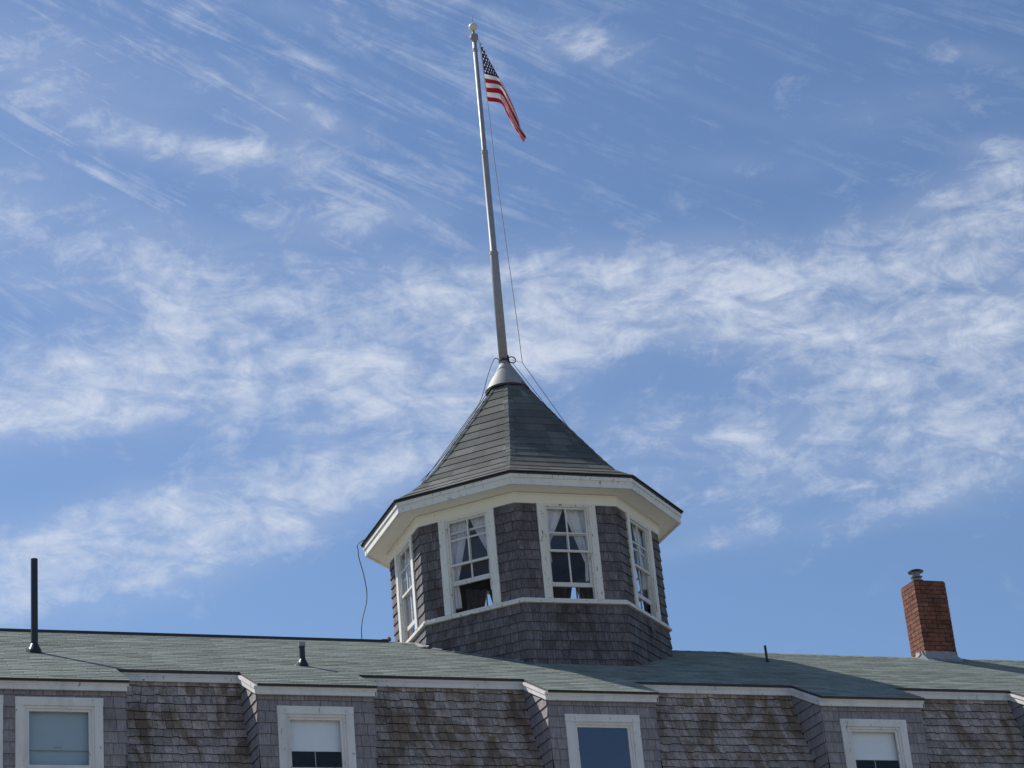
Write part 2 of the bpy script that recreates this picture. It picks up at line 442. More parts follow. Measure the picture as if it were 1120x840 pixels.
# ridge caps
rc = MB()
rc.obox((XA, YR-.02, zr(YR)-.01), (10.02-XA, 0, 0), (0, .09, 0), (0, 0, .045))
rc.build('ridge_cap', M['dark_edge'], roof)
rc = MB(); x = 10.05
while x < XB:
    for sgn in (-1, 1):
        rc.cur = random.random()
        n_ = Vector((0, sgn*SL, 1)).normalized(); dn = Vector((0, sgn, -SL)).normalized()
        o = Vector((x, YR, zr(YR)+.008)); rc.quad(o+n_*.0, o+Vector((.2, 0, .006)), o+Vector((.2, 0, .006))+dn*.13, o+dn*.13)
        rc.quad(o+Vector((.2, 0, .006)), o+Vector((.2, 0, -.008)), o+Vector((.2, 0, -.008))+dn*.13, o+Vector((.2, 0, .006))+dn*.13)
    x += .2
rc.build('ridge_cap', M['roof'], roof)
rk = MB(); rk.lathe([(.012, 0), (.03, .012), (.034, .04), (.02, .065), (0, .07)], (10.04, YR+.02, zr(YR)+.02), 10)
rk.tube([(9.93, YR+.02, zr(YR)+.045), (10.03, YR+.02, zr(YR)+.05)], .012, 8)
o = rk.build('ridge_clip', M['rust_wood'], roof)

# fascias (crown lip over flat board)
def fascia_bm(mb, x0, x1, yf, zt, h):
    mb.box(x0, x1, yf, yf+.03, zt-h, zt-.002)
    mb.box(x0-.004, x1+.004, yf-.018, yf-.0005, zt-.036, zt-.004)
    mb.box(x0, x1, yf-.009, yf-.0005, zt-.052, zt-.0365)
edges = [XA]
for a, b in BAYS: edges += [a, b]
edges += [XB]
for i in range(0, len(edges), 2):
    x0, x1 = edges[i], edges[i+1]
    mb = MB(); fascia_bm(mb, x0+.006, x1-.03, Y1, zr(Y1)-TH, .11); mb.box(x0, x1, Y1+.03, 26.78, zr(Y1)-TH-.055, zr(Y1)-TH-.03)
    mb.build('eave_fascia', M['bay_white'], building)

# mansard walls
def mansard(x0, x1):
    mb = MB()
    def pos(u, v): return Vector((u, ym(v), v))
    def nr(u, v):
        dy = ym(v-.05)-ym(v+.05); return Vector((0, -.1, -dy)).normalized()*1.0 if False else Vector((0, -.1, -dy)).normalized()
    mb.m = 0
    rows(mb, pos, lambda u, v: Vector((0, -1, .35)).normalized(), 7.31, 9.99, .116, lambda v: [(x0, x1)], .018, .009, .06, .15)
    mb.m = 1
    zs = [7.3, 7.9, 8.4, 8.88, 9.27, 9.79, 10.02]
    for a, b in zip(zs, zs[1:]): mb.quad((x0, ym(a), a), (x1, ym(a), a), (x1, ym(b), b), (x0, ym(b), b))
    mb.build('mansard_wall', [M['mansard_shingle'], M['backing_butt_shade']], building)
for i in range(0, len(edges), 2): mansard(edges[i]+.0, edges[i+1]-.0)

# windows of the dormers: (x0 outer, x1 outer, z top outer, style)
HW = [(3.165, 4.150, 9.50, 'plain'), (4.290, 5.290, 9.485, 'plain'), (7.363, 8.303, 9.437, 'rosette'), (11.04, 12.04, 9.402, 'plain'), (14.893, 15.862, 9.405, 'rosette'),
      (18.27, 19.24, 9.40, 'plain'), (-.93, .03, 9.45, 'plain'), (21.65, 22.62, 9.40, 'plain')]
WZ0 = 7.75
def bay(x0, x1):
    wins = [wn for wn in HW if x0 < wn[0] < x1]
    mb = MB()
    mb.m = 0
    def spans(z): return cut(x0, x1, [(wn[0]+.012, wn[1]-.012) for wn in wins if WZ0 < z < wn[2]-.004])
    def part(v, e): return [(wn[0]+.012, wn[1]-.012, wn[2]-.003) for wn in wins if v < wn[2]-.004 < v+e-.012]
    rows(mb, lambda u, v: Vector((u, WY, v)), Vector((0, -1, 0)), 7.3, 9.652, .137, spans, .017, .002, .08, .19, part)
    # cheeks, each course stops at the mansard
    for X, n_ in ((x0, -1), (x1, 1)):
        # courses up to the raking fascia
        z = 7.3; e = (9.652-7.3)/17
        while z < 10.0:
            ya = max(WY, Y2+(z+e*.8-9.70+.03)/SL) if z+e > 9.62 else WY-.002
            yb = ym(z)+.02; u = ya
            while u < yb-.004:
                wd = random.uniform(.07, .15)
                if yb-(u+wd) < .05: wd = yb-u
                mb.shingle(lambda uu, vv: Vector((X, uu, vv)), Vector((n_, 0, 0)), u+.001, u+wd-.001, z, e*1.1, .017, .002)
                u += wd
            z += e
    mb.m = 1
    # backing with window holes
    xs = [x0]+[q for wn in wins for q in (wn[0]+.1, wn[1]-.1)]+[x1]
    for i in range(0, len(xs), 2): mb.box(xs[i], xs[i+1], WY+.0005, WY+.08, 7.3, 9.66)
    for wn in wins:
        mb.box(wn[0]+.1, wn[1]-.1, WY+.0005, WY+.08, wn[2]-.1, 9.66); mb.box(wn[0]+.1, wn[1]-.1, WY+.0005, WY+.08, 7.3, WZ0)
    for X in (x0+.0005, x1-.0005):
        s_ = .05 if X < (x0+x1)/2 else -.05
        for a, b in ((7.3, 9.0), (9.0, 9.62)):
            mb.quad((X, WY, a), (X, ym(a)+.1, a), (X, ym(b)+.1, b), (X, WY, b))
        mb.quad((X, WY, 9.62), (X, 26.8, 9.62), (X, 26.8, zr(26.8)-.06), (X, WY, zr(WY)-.06))
    dm = mb.build('dormer', [M['bay_shingle'], M['backing_butt_shade']], building)
    f = MB(); fascia_bm(f, x0-.012, x1+.025, Y2, zr(Y2)-TH, .105); f.box(x0-.01, x1+.02, Y2+.03, WY+.02, zr(Y2)-TH-.06, zr(Y2)-TH-.035)
    # raking fascia on both cheeks
    for X, w_ in ((x0-.040, .028), (x1+.012, .02)):
        yb = Y1+.0
        def rk_(xa, xb, h0, h1, ya_=Y2+.032):
            P = [(xa, ya_, zr(ya_)-TH-h0), (xb, ya_, zr(ya_)-TH-h0), (xb, yb, zr(yb)-TH-h0), (xa, yb, zr(yb)-TH-h0)]
            Q = [(p[0], p[1], p[2]+h0-h1) for p in P]
            f.quad(*P[::-1]); f.quad(*Q)
            for k in range(4): f.quad(P[k], P[(k+1) % 4], Q[(k+1) % 4], Q[k])
        rk_(X, X+w_, .105, .002, Y2-.0)
        if X < x0: rk_(X-.016, X-.0005, .038, .004, Y2-.018)
    f.build('dormer_fascia', M['bay_white'], dm)
for a, b in BAYS: bay(a, b)

def house_window(i, x0, x1, zt, style, blind):
    cx = (x0+x1)/2; yf = WY-.03
    t = MB(); tw = .098
    t.box(x0, x0+tw, yf, WY+.03, WZ0, zt-tw-.001); t.box(x1-tw, x1, yf, WY+.03, WZ0, zt-tw-.001)
    t.box(x0-.004, x1+.004, yf-.004, WY+.03, zt-tw, zt)
    # inner stepped casing
    a, b = x0+tw, x1-tw; zi = zt-tw
    t.box(a+.0005, a+.028, yf+.016, WY+.06, WZ0, zi-.03); t.box(b-.028, b-.0005, yf+.016, WY+.06, WZ0, zi-.03); t.box(a+.0005, b-.0005, yf+.016, WY+.06, zi-.03, zi-.001)
    t.box(x0-.03, x1+.03, yf-.03, WY+.03, WZ0-.05, WZ0-.001)
    win = t.build('window', M['bay_white'], building)
    if style == 'rosette':
        for X in (x0+tw*.95, x1-tw*.95):
            r_ = MB()
            for k in range(4):
                an = k*math.pi/4; dx, dz = .022*math.cos(an), .022*math.sin(an)
                r_.tube([(X-dx, yf-.007, zt-.05-dz), (X+dx, yf-.007, zt-.05+dz)], .0035, 6)
            r_.build('rosette', M['bay_white'], win)
    ga, gb = a+.028, b-.028; gz = zi-.03; mid = 8.665
    def sash(z0, z1, y, nm='upper_sash'):
        s_ = MB(); wd = .034
        s_.box(ga, ga+wd, y, y+.03, z0, z1); s_.box(gb-wd, gb, y, y+.03, z0, z1)
        s_.box(ga+wd, gb-wd, y, y+.03, z1-.03, z1); s_.box(ga+wd, gb-wd, y, y+.03, z0, z0+.035)
        s_.build(nm, M['bay_white'], win)
        p = MB(); p.box(ga+wd-.003, gb-wd+.003, y+.012, y+.016, z0+.03, z1-.025); p.build('pane', M['mirror_glass' if not blind else 'bay_glass'], win)
    sash(mid, gz, WY+.005); sash(WZ0+.002, mid+.03, WY+.037, 'lower_sash')
    if blind:
        zb, mt = blind
        bl = MB(); yb = WY+.085; n = 14
        bl.box(ga+.01, gb-.01, yb, yb+.003, zb, gz+.02); bl.box(ga+.01, gb-.01, yb-.006, yb+.009, zb-.014, zb-.0005)
        if mt == 'blue_blind':
            bl.box(cx-.04, cx+.04, yb-.016, yb-.007, zb+.02, zb+.034)
        bl.build('roller_blind', M[mt], win)
        c_ = MB()
        if mt == 'blind':
            c_.tube([(cx+.0, yb-.004, zb-.014), (cx+.004, yb-.004, zb-.26)], .004, 6)
            pts = [(cx+.004+.03*math.sin(q), yb-.004, zb-.29-.03*-math.cos(q)) for q in [k*math.pi/8 for k in range(17)]]
            c_.tube(pts, .005, 6); c_.build('pull_cord', M['sash'], win)
    return win
sheerb = {0: (8.40, 'blue_blind'), 1: (8.905, 'blue_blind'), 2: (8.93, 'blind'), 3: None, 4: (8.905, 'blind'), 5: (8.9, 'blind'), 6: (8.8, 'blind'), 7: (8.9, 'blind')}
for i, wn in enumerate(HW):
    wo_ = house_window(i, *wn, sheerb[i])
# a second, darker layer of blind fills the rest of the blue window
lb = MB(); lb.box(4.43, 5.15, WY+.11, WY+.113, 8.3, 9.36)
o = [c for c in building.children if c.name.startswith('window')][1]
lb.build('roller_blind', M['blue_blind'], o)

# lower storeys, rear side and gable ends (seen only from elsewhere)
lw = MB(); lw.m = 0
BY = 2*YR-Y1
lw.box(XA, XB, 25.80, 25.9, 0, 7.3); lw.box(XA, XB, BY-.1, BY, 0, zr(Y1)-.05)
for X in (XA, XB-.1):
    lw.box(X, X+.1, 25.9, BY-.1, 0, 7.3)
    lw.quad((X, 25.9, 7.3), (X, BY, 7.3), (X, BY, zr(Y1)-.05), (X, YR, zr(YR)-.05), (X, Y1+.1, zr(Y1)-.05))
lw.box(XA, XB, 25.56, 25.9, 7.22, 7.3)
lw.build('lower_wall', M['bay_shingle'], building)
fl = MB(); fl.box(XA+.12, XB-.12, 26.0, BY-.12, 7.31, 7.35); fl.box(XA+.12, XB-.12, 27.3, 27.35, 7.36, 10.2); 
for a, b_ in BAYS: fl.box(a+.1, b_-.1, WY+.1, 27.29, 9.58, 9.61)
fl.build('attic_floor', M['interior'], building)

# vent pipes and boots
def vent(x, y, h, r, label, cap=False, lean=(0, 0)):
    z = zr(y)
    p = MB(); p.tube([(x, y, z-.1), (x+lean[0]*.5, y+lean[1]*.5, z+h*.5), (x+lean[0], y+lean[1], z+h)], r, 16)
    o = p.build('vent_pipe', M['cast'], building, smooth=False); o['label'] = label
    b = MB(); k = r/.045
    b.lathe([(r*2.1, -.02), (r*1.9, .025*k), (r*1.25, .09*k), (r*1.02, .11*k)], (x, y, z), 16); b.build('pipe_boot', M['cast'], o)
    l = MB()
    for q in range(5):
        a = R(150+q*18); l.obox((x+math.cos(a)*r*2.1, y+math.sin(a)*r*2.1, z-.03), (-.03*k, .01, .012), (0, .02, .004), (.01, 0, .05*k+.02*random.random()))
    if r > .03: l.build('boot_flashing', M['lead'], o)
    if cap:
        c_ = MB(); c_.lathe([(r*1.25, 0), (r*1.25, .05), (r*.8, .055)], (x, y, z+h-.045), 16); c_.build('pipe_collar', M['steel'], o)
vent(4.832, 27.812, 1.222, .044, 'tall black vent pipe standing on the left of the roof')
vent(8.097, 27.27, .30, .037, 'short black vent pipe with a grey collar', True)
vent(15.424, 28.69, .25, .018, 'thin little black pipe near the ridge', lean=(-.005, 0))

# chimney
CX0, CX1, CY0, CY1, CZ = 18.50, 19.05, 29.40, 29.80, 12.655
c = MB(); c.m = 1
c.box(CX0+.008, CX1-.008, CY0+.008, CY1-.008, 11.0, CZ-.004)
c.m = 0
nc = 20; ch = (CZ-11.28)/nc
for k in range(nc):
    z0 = 11.28+k*ch; z1 = z0+ch-.009
    for (ux, uy, L, ox, oy, nx, ny) in ((1, 0, CX1-CX0, CX0, CY0, 0, -1), (0, 1, CY1-CY0, CX0, CY0, -1, 0), (1, 0, CX1-CX0, CX0, CY1, 0, 1), (0, 1, CY1-CY0, CX1, CY0, 1, 0)):
        u = -.1 if (k+(ux == 0)) % 2 else 0
        while u < L-.01:
            a = max(0, u); b = min(L, u+.2)-.009
            if L-(u+.2) < .03: b = L-.0
            c.cur = random.random() if random.random() > .04 else -.9
            pr = random.uniform(0, .004)
            if b-a > .02:
                o1 = Vector((ox+ux*a+nx*pr, oy+uy*a+ny*pr, z0))
                c.obox(o1, (ux*(b-a), uy*(b-a), 0), (-nx*(.03+pr), -ny*(.03+pr), 0), (0, 0, z1-z0))
            u += .2 if b < L else 9
# two broken black joints on the front
c.m = 2
c.box(CX0+.06, CX0+.27, CY0-.0055, CY0+.01, 12.305, 12.325); c.box(CX0+.37, CX0+.47, CY0-.0055, CY0+.01, 12.37, 12.395)
c.m = 1; c.box(CX0+.01, CX1-.01, CY0+.01, CY1-.01, CZ-.0035, CZ+.012)
ch_o = c.build('chimney', [M['brick'], M['mortar'], M['cast']], building); ch_o['label'] = 'red brick chimney leaning up from the right of the roof'
fc = MB()
fc.lathe([(.062, 0), (.062, .05), (.095, .055), (.097, .068), (.06, .072), (.058, .105), (.055, .11)], (CX0+.2, CY0+.22, CZ+.01), 18)
fc.lathe([(.09, .118), (.094, .128), (.06, .134), (.055, .19), (.062, .215)], (CX0+.2, CY0+.22, CZ+.01), 18)
fc.build('flue_pipe', M['steel'], ch_o)
fc = MB(); fc.lathe([(.12, .205), (.122, .218), (.09, .236), (0, .246)], (CX0+.2, CY0+.22, CZ+.01), 20); fc.build('flue_cap', M['cast'], ch_o)
fh = MB()     # flashing skirt: crumpled sheet, flared at its foot
per = []
N = 16
for i in range(N): per.append((CX0+(CX1-CX0)*i/N, CY0, 0, -1))
for i in range(N): per.append((CX1, CY0+(CY1-CY0)*i/N, 1, 0))
for i in range(N): per.append((CX1-(CX1-CX0)*i/N, CY1, 0, 1))
for i in range(N): per.append((CX0, CY1-(CY1-CY0)*i/N, -1, 0))
rings = []
for (x, y, nx, ny) in per:
    left = (nx == -1)
    j = .02 if left else .004
    top = .0 + (11.53 + (random.uniform(-.03, .05) if left else random.uniform(-.006, .006)) + max(0, 0))
    cxn = -1 if x < CX0+.02 else (1 if x > CX1-.02 else 0)
    yo = y+ny*.09; xo = x+nx*.08+(cxn*.03)
    foot = zr(yo)+.008
    if ny == -1: yo = y-.16; foot = zr(yo)+.010
    md = (x+nx*(.012+random.uniform(0, j)), y+ny*.012, foot+(top-foot)*.45+random.uniform(-j, j))
    rings.append([(x+nx*.007, y+ny*.007, max(top, foot+.02)), md, (xo+random.uniform(-j, j), yo, foot)])
K = len(rings)
for i in range(K):
    a, b = rings[i], rings[(i+1) % K]
    for q in range(2): fh.cur = .5; fh.quad(a[q], a[q+1], b[q+1], b[q])
fh.build('flashing', M['lead'], ch_o)

# ------------------------------------------------------------------ the octagonal cupola
TC = Vector((12.285, 29.8125, 0)); ROT = -.0349; RS = 1.96
ZS, ZT, ZE = 11.618, 13.03, 13.33
C8, S8 = math.cos(math.pi/8), math.sin(math.pi/8)
def ang(k): return R(-112.5+45*k)+ROT
def V(Rr, k, z): return Vector((TC.x+Rr*math.cos(ang(k)), TC.y+Rr*math.sin(ang(k)), z))
def face(k):                          # mid direction (outward), tangent (to the right seen from outside)
    a = ang(k)+math.pi/8; return Vector((math.cos(a), math.sin(a), 0)), Vector((-math.sin(a), math.cos(a), 0))
cup = thing('cupola', 'octagonal dark shingled cupola with white eaves and conical green-grey roof', 'cupola', (TC.x, TC.y, 11.0))
AP = RS*C8; HS = RS*S8                # apothem, half side
WW = .335                             # half width of a window opening
TW = .10                              # trim width
wall = MB()
for k in range(8):
    n, t = face(k)
    base = TC+n*AP
    pos = lambda u, v: base+t*u+Vector((0, 0, v))
    hs = HS+.006
    wall.m = 0
    rows(wall, pos, n, ZS+.03, ZT+.02, .137, lambda v: cut(-hs, hs, [(-WW-TW, WW+TW)]), .019, .005, .07, .15)
    # lower wall leans out a touch
    pos2 = lambda u, v: base+t*(u*(1+.02*(ZS-v)))+n*(.03*(ZS-v))+Vector((0, 0, v))
    rows(wall, pos2, n, 10.25, ZS-.045, .137, lambda v: [(-hs-.004, hs+.004)], .019, .004, .07, .15)
    wall.m = 1
    def slab(u0, u1, z0, z1, dp=.09): wall.obox(pos(u0, z0)-n*.0008, t*(u1-u0), -n*dp, (0, 0, z1-z0))
    slab(-HS, -WW-.01, ZS-.05, ZT+.17); slab(WW+.01, HS, ZS-.05, ZT+.17); slab(-HS, HS, 10.25, ZS-.051)
    slab(-WW-.0095, WW+.0095, ZT-.02, ZT+.17)
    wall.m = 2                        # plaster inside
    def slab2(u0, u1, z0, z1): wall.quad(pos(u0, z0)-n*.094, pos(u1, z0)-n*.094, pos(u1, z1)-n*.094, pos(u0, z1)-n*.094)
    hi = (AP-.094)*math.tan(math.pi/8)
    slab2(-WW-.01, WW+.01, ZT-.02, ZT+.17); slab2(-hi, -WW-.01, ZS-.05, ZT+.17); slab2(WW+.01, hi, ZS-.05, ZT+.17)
# a few odd shingles slipped on the apron
n, t = face(0)
for u, v, kk in ((-.06, 11.42, 0), (-.05, 11.46, -1), (-.28, 11.44, -1), (.1, 11.35, 1)):
    n, t = face(kk); b0 = TC+n*(AP+.03*(ZS-v)+.016)+t*u
    wall.m = 0; wall.cur = .35
    P = [b0+Vector((0, 0, v)), b0+t*.07+Vector((0, 0, v+.05)), b0+t*.065+Vector((0, 0, v+.11)), b0-t*.065+Vector((0, 0, v+.11)), b0-t*.07+Vector((0, 0, v+.05))]
    Q = [p+n*.008 for p in P]
    wall.quad(*Q)
    for i in range(5): wall.quad(P[i], P[(i+1) % 5], Q[(i+1) % 5], Q[i])
wall.build('wall', [M['tower_shingle'], M['backing_butt_shade'], M['interior']], cup)
for k, u0, u1 in ((-1, -.80, .80), (-2, -.85, .80)):
    n, t = face(k); bf = MB(); u = u0
    while u < u1:
        q = TC+n*(AP+.075)+t*u; q2 = TC+n*(AP+.075)+t*(u+.15)
        h_ = random.uniform(.012, .03); z_, z2_ = zr(q.y)+.006, zr(q2.y)+.006
        q.z = z_; q2.z = z2_
        bf.quad(q+n*.03, q2+n*.03, q2-n*.02+Vector((0, 0, h_)), q-n*.02+Vector((0, 0, h_)))
        u += .152
    bf.build('base_flashing', M['lead'], cup)
b0 = TC+V(RS+.11, -1, 0)-TC
lf = MB(); lf.obox((b0.x-.05, b0.y-.03, zr(b0.y)+.004), (.13, -.03, .0), (.02, .06, .03), (0, 0, .012)); lf.build('lifted_flashing', M['sash'], cup)
def ring(mb, r0, r1, z0, z1):
    """closed octagonal ring between two circumradii"""
    for k in range(8):
        a, b = k, k+1
        P = [V(r0, a, z0), V(r0, b, z0), V(r1, b, z0), V(r1, a, z0)]; Q = [V(r0, a, z1), V(r0, b, z1), V(r1, b, z1), V(r1, a, z1)]
        mb.quad(*P); mb.quad(*Q[::-1]); mb.quad(P[2], P[3], Q[3], Q[2]); mb.quad(P[0], P[1], Q[1], Q[0])
b = MB(); ring(b, RS-.02, RS+.055, ZS-.04, ZS-.012); ring(b, RS-.02, RS+.03, ZS-.012, ZS+.028)
b.build('sill_band', M['peeling'], cup)
b = MB(); ring(b, RS-.03, RS+.032, ZT, ZT+.155); ring(b, RS-.03, RS+.045, ZT+.128, ZT+.150); b.build('frieze', M['soffit'], cup)
b = MB()
for k in range(8):   # soffit
    b.quad(V(RS-.05, k, 13.187), V(RS-.05, k+1, 13.187), V(2.30, k+1, 13.192), V(2.30, k, 13.192))
b.build('soffit', M['soffit'], cup)
b = MB(); ring(b, 2.285, 2.325, 13.178, 13.325); ring(b, 2.326, 2.345, 13.275, 13.328); b.build('eave_fascia', M['white'], cup)
b = MB(); ring(b, 2.2, 2.362, 13.332, 13.350); b.build('drip_edge', M['dark_edge'], cup)
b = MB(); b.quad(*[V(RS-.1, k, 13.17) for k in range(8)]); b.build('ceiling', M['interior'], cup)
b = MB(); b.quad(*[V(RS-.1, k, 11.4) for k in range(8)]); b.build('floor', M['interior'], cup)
# roof
PROF = [(2.375, 13.358), (2.1, 13.51), (1.9, 13.66), (1.7, 13.85), (1.5, 14.06), (1.3, 14.29), (1.1, 14.54), (.9, 14.79), (.7, 15.04), (.5, 15.30), (.28, 15.58)]
arc = [0]
for (a, b_), (c_, d_) in zip(PROF, PROF[1:]): arc.append(arc[-1]+math.hypot((a-c_)*C8, b_-d_))
def prof(s_):
    s_ = max(0, min(arc[-1], s_))
    for i in range(len(arc)-1):
        if s_ <= arc[i+1]+1e-9:
            f = (s_-arc[i])/(arc[i+1]-arc[i]); return PROF[i][0]+(PROF[i+1][0]-PROF[i][0])*f, PROF[i][1]+(PROF[i+1][1]-PROF[i][1])*f
    return PROF[-1]
tr = MB(); nrw = 15; ee = arc[-1]/nrw
for k in range(8):
    n, t = face(k)
    for i in range(nrw):
        s0 = i*ee; r0, z0 = prof(s0); r1, z1 = prof(min(arc[-1], s0+ee*1.05))
        d3 = (n*((r1-r0)*C8)+Vector((0, 0, z1-z0))).normalized(); nn = t.cross(d3)
        if nn.dot(n) < 0: nn = -nn
        A0 = TC+n*(r0*C8)+Vector((0, 0, z0)); A1 = TC+n*(r1*C8)+Vector((0, 0, z1))
        h0, h1 = r0*S8, r1*S8; u = -1.0; o_ = random.random()*.3
        xs = [-h0]+[q for q in [(-h0+o_+j*.3) for j in range(12)] if -h0+.03 < q < h0-.03]+[h0]
        for xa, xb in zip(xs, xs[1:]):
            tr.cur = random.uniform(.25, .62) if random.random() > .15 else random.uniform(.8, 1)
            tk = .012
            xa1, xb1 = max(-h1, min(h1, xa)), max(-h1, min(h1, xb))
            tr.quad(A0+t*(xa+.001)+nn*tk, A0+t*(xb-.001)+nn*tk, A1+t*(xb1)+nn*.002, A1+t*xa1+nn*.002)
            tr.quad(A0+t*xa, A0+t*xb, A0+t*xb+nn*tk, A0+t*xa+nn*tk)
    # solid under-surface
    for (ra, za), (rb, zb) in zip(PROF, PROF[1:]):
        tr.cur = .2; tr.quad(V(ra, k, za-.004), V(ra, k+1, za-.004), V(rb, k+1, zb-.004), V(rb, k, zb-.004))
troof = tr.build('roof', M['tower_roof'], cup)
for k in range(8):
    hc = MB(); n1, t1 = face(k-1); n2, t2 = face(k)
    ss = 0
    while ss < arc[-1]-.02:
        r0, z0 = prof(ss); r1, z1 = prof(min(arc[-1], ss+.15))
        w0 = min(.075, r0*.3); w1 = min(.075, r1*.3); hc.cur = random.random() if random.random() < .5 else .3
        a0, a1 = V(r0+.008, k, z0+.008), V(r1+.003, k, z1+.003)
        for tt in (-t1, t2):
            hc.quad(a0, a0+tt*w0, a1+tt*w1, a1)
            hc.quad(a0, a0-Vector((0, 0, .014)), a0+tt*w0-Vector((0, 0, .014)), a0+tt*w0)
        ss += .13
    hc.build('hip_cap', M['hip'], troof)
cn = MB(); cn.lathe([(.335, 15.555), (.325, 15.575), (.25, 15.72), (.17, 15.85), (.098, 15.965), (.085, 16.0), (.07, 16.005)], (12.26, TC.y, 0), 28)
cn.build('cone_flashing', M['cone'], cup, smooth=True)
cn = MB(); cn.lathe([(.330, 15.535), (.338, 15.56), (.326, 15.562)], (12.26, TC.y, 0), 28); cn.build('cone_rim', M['dark_edge'], cup)

def tower_window(k, rail, low0, low1, mun, trimmat):
    """rail: z of the meeting rail, low0..low1 the raised lower sash's bottom rail"""
    n, t = face(k); base = TC+n*AP
    P = lambda u, dn, z: base+t*u+n*dn+Vector((0, 0, z))
    def bar(mb, u0, u1, z0, z1, d0, d1): mb.obox(P(u0, d0, z0), t*(u1-u0), n*(d1-d0), (0, 0, z1-z0))
    z0, z1 = ZS+.0285, ZT-.0008
    b = MB(); b.v = []
    bar(b, -WW-TW, -WW, z0, z1, -.02, .034); bar(b, WW, WW+TW, z0, z1, -.02, .034)
    bar(b, -WW+.0005, WW-.0005, z1-.035, z1, -.06, .026)                       # head
    bar(b, -WW+.0005, -WW+.028, z0, z1-.0355, -.06, .016); bar(b, WW-.028, WW-.0005, z0, z1-.0355, -.06, .016)
    bar(b, -WW, WW, ZS-.02, z0-.0005, -.085, -.0)                               # inner sill
    wn = b.build('window', M[trimmat], cup)
    a = WW-.029; top = z1-.036
    # upper sash (outer), lower sash (inner, raised)
    s_ = MB(); q = .028
    bar(s_, -a, -a+q, rail, top, -.03, .0); bar(s_, a-q, a, rail, top, -.03, .0); bar(s_, -a+q, a-q, top-.026, top, -.03, .0); bar(s_, -a+q, a-q, rail, rail+.032, -.03, .0)
    bar(s_, -.011, .011, rail+.0325, top-.0265, -.024, -.004)
    bar(s_, -a+q, -.0115, mun, mun+.02, -.024, -.005); bar(s_, .0115, a-q, mun, mun+.02, -.024, -.005)
    s_.build('upper_sash', M['sash'], wn)
    p = MB(); bar(p, -a+q-.003, a-q+.003, rail+.03, top-.024, -.017, -.014); p.build('pane', M['glass'], wn)
    s_ = MB(); lt = min(top-.05, rail+(low1-z0)+.03)
    bar(s_, -a, -a+q, low0, lt, -.066, -.034); bar(s_, a-q, a, low0, lt, -.066, -.034); bar(s_, -a+q, a-q, low0, low1, -.066, -.034); bar(s_, -a+q, a-q, lt-.026, lt, -.066, -.034)
    bar(s_, -.011, .011, low1+.0005, lt-.0265, -.058, -.04)
    s_.build('lower_sash', M['sash'], wn)
    p = MB(); bar(p, -a+q-.003, a-q+.003, low1-.003, lt-.024, -.052, -.049); p.build('pane', M['glass'], wn)
    return wn
# k: -1 is the left shaded face, 0 the front, 1 the right, -2 the far left sunlit one, the others look away
for k in range(-3, 5):
    if k == -1: wn = tower_window(k, 12.33, 12.06, 12.125, 12.70, 'white')
    elif k == 0: wn = tower_window(k, 12.335, 11.84, 11.90, 12.605, 'peeling')
    elif k == 1: wn = tower_window(k, 12.30, 11.86, 11.92, 12.66, 'white')
    elif k == -2: wn = tower_window(k, 12.33, 11.83, 11.89, 12.7, 'white')
    else: wn = tower_window(k, 12.33, 11.665, 11.72, 12.66, 'white')
    if k == 0:    # bare wood strips beside the opening
        n, t = face(0); sb = MB(); bs = TC+n*(AP-.02)
        sb.obox(bs+t*(WW-.0275)+Vector((0, 0, ZS+.03)), t*.014, n*.012+Vector((0, 0, 0)), (0, 0, .30)); sb.build('bare_wood_strip', M['rust_wood'], wn); sb = MB(); sb.obox(bs+t*.09-n*.03+Vector((0, 0, ZS+.03)), t*.012, n*.01, (0, 0, .185))
        sb.build('bare_wood_strip', M['rust_wood'], wn)

def curtain(k, side, u_in, tie, low, label, m_='curtain'):
    """one sheer panel: gathered at the top, swept to the jamb at the tie height, then hanging"""
    n, t = face(k); base = TC+n*(AP-.10)
    mb = MB(); NU, NV = 26, 30; top = 13.01; grid = []
    ph = random.random()*6
    for j in range(NV+1):
        f = j/NV; z = top+(low-top)*f
        g_ = (top-z)/(top-tie)
        if z >= tie: wdt = WW*.98*(1-.78*g_**1.1)+.0
        else: wdt = WW*(.22+.06*min(1, (tie-z)/.2))
        inn = WW-wdt if g_ < 1 or True else 0
        row = []
        for i in range(NU+1):
            e = i/NU; u = WW+.02-(wdt+.02)*e*(u_in if z >= tie else 1)
            amp = .012+.018*min(1, g_)
            dd = amp*math.sin(e*17+ph+g_*1.3)+.006*math.sin(e*41+2*ph)
            row.append(base+t*(u*side)+n*dd+Vector((0, 0, z)))
        grid.append(row)
    for j in range(NV):
        for i in range(NU): mb.quad(grid[j][i], grid[j][i+1], grid[j+1][i+1], grid[j+1][i])
    o = mb.build('curtain', M[m_], smooth=True)
    # the shading should run smoothly through the folds
    import bmesh
    bm = bmesh.new(); bm.from_mesh(o.data); bmesh.ops.remove_doubles(bm, verts=bm.verts, dist=1e-5); bm.to_mesh(o.data); bm.free()
    org = base+t*(WW*side)+Vector((0, 0, low))
    o.data.transform(Matrix.Translation(-org)); o.location = org
    return tag(o, label, 'curtain', 'sheer curtains in the cupola windows')
names = {-2: 'far-left sunlit cupola window', -1: 'shaded cupola window with the widest opening', 0: 'front cupola window with peeling trim', 1: 'right-hand cupola window'}
CP = {-2: ((-1, 1.0, 12.35, 11.7), (1, 1.0, 12.4, 11.7)), -1: ((-1, 1.0, 12.12, 11.75), (1, 1.0, 12.42, 11.9)), 0: ((-1, 1., 12.46, 12.2), (1, 1., 12.22, 11.95)), 1: ((-1, 1., 12.2, 11.9), (1, .9, 12.3, 12.1))}
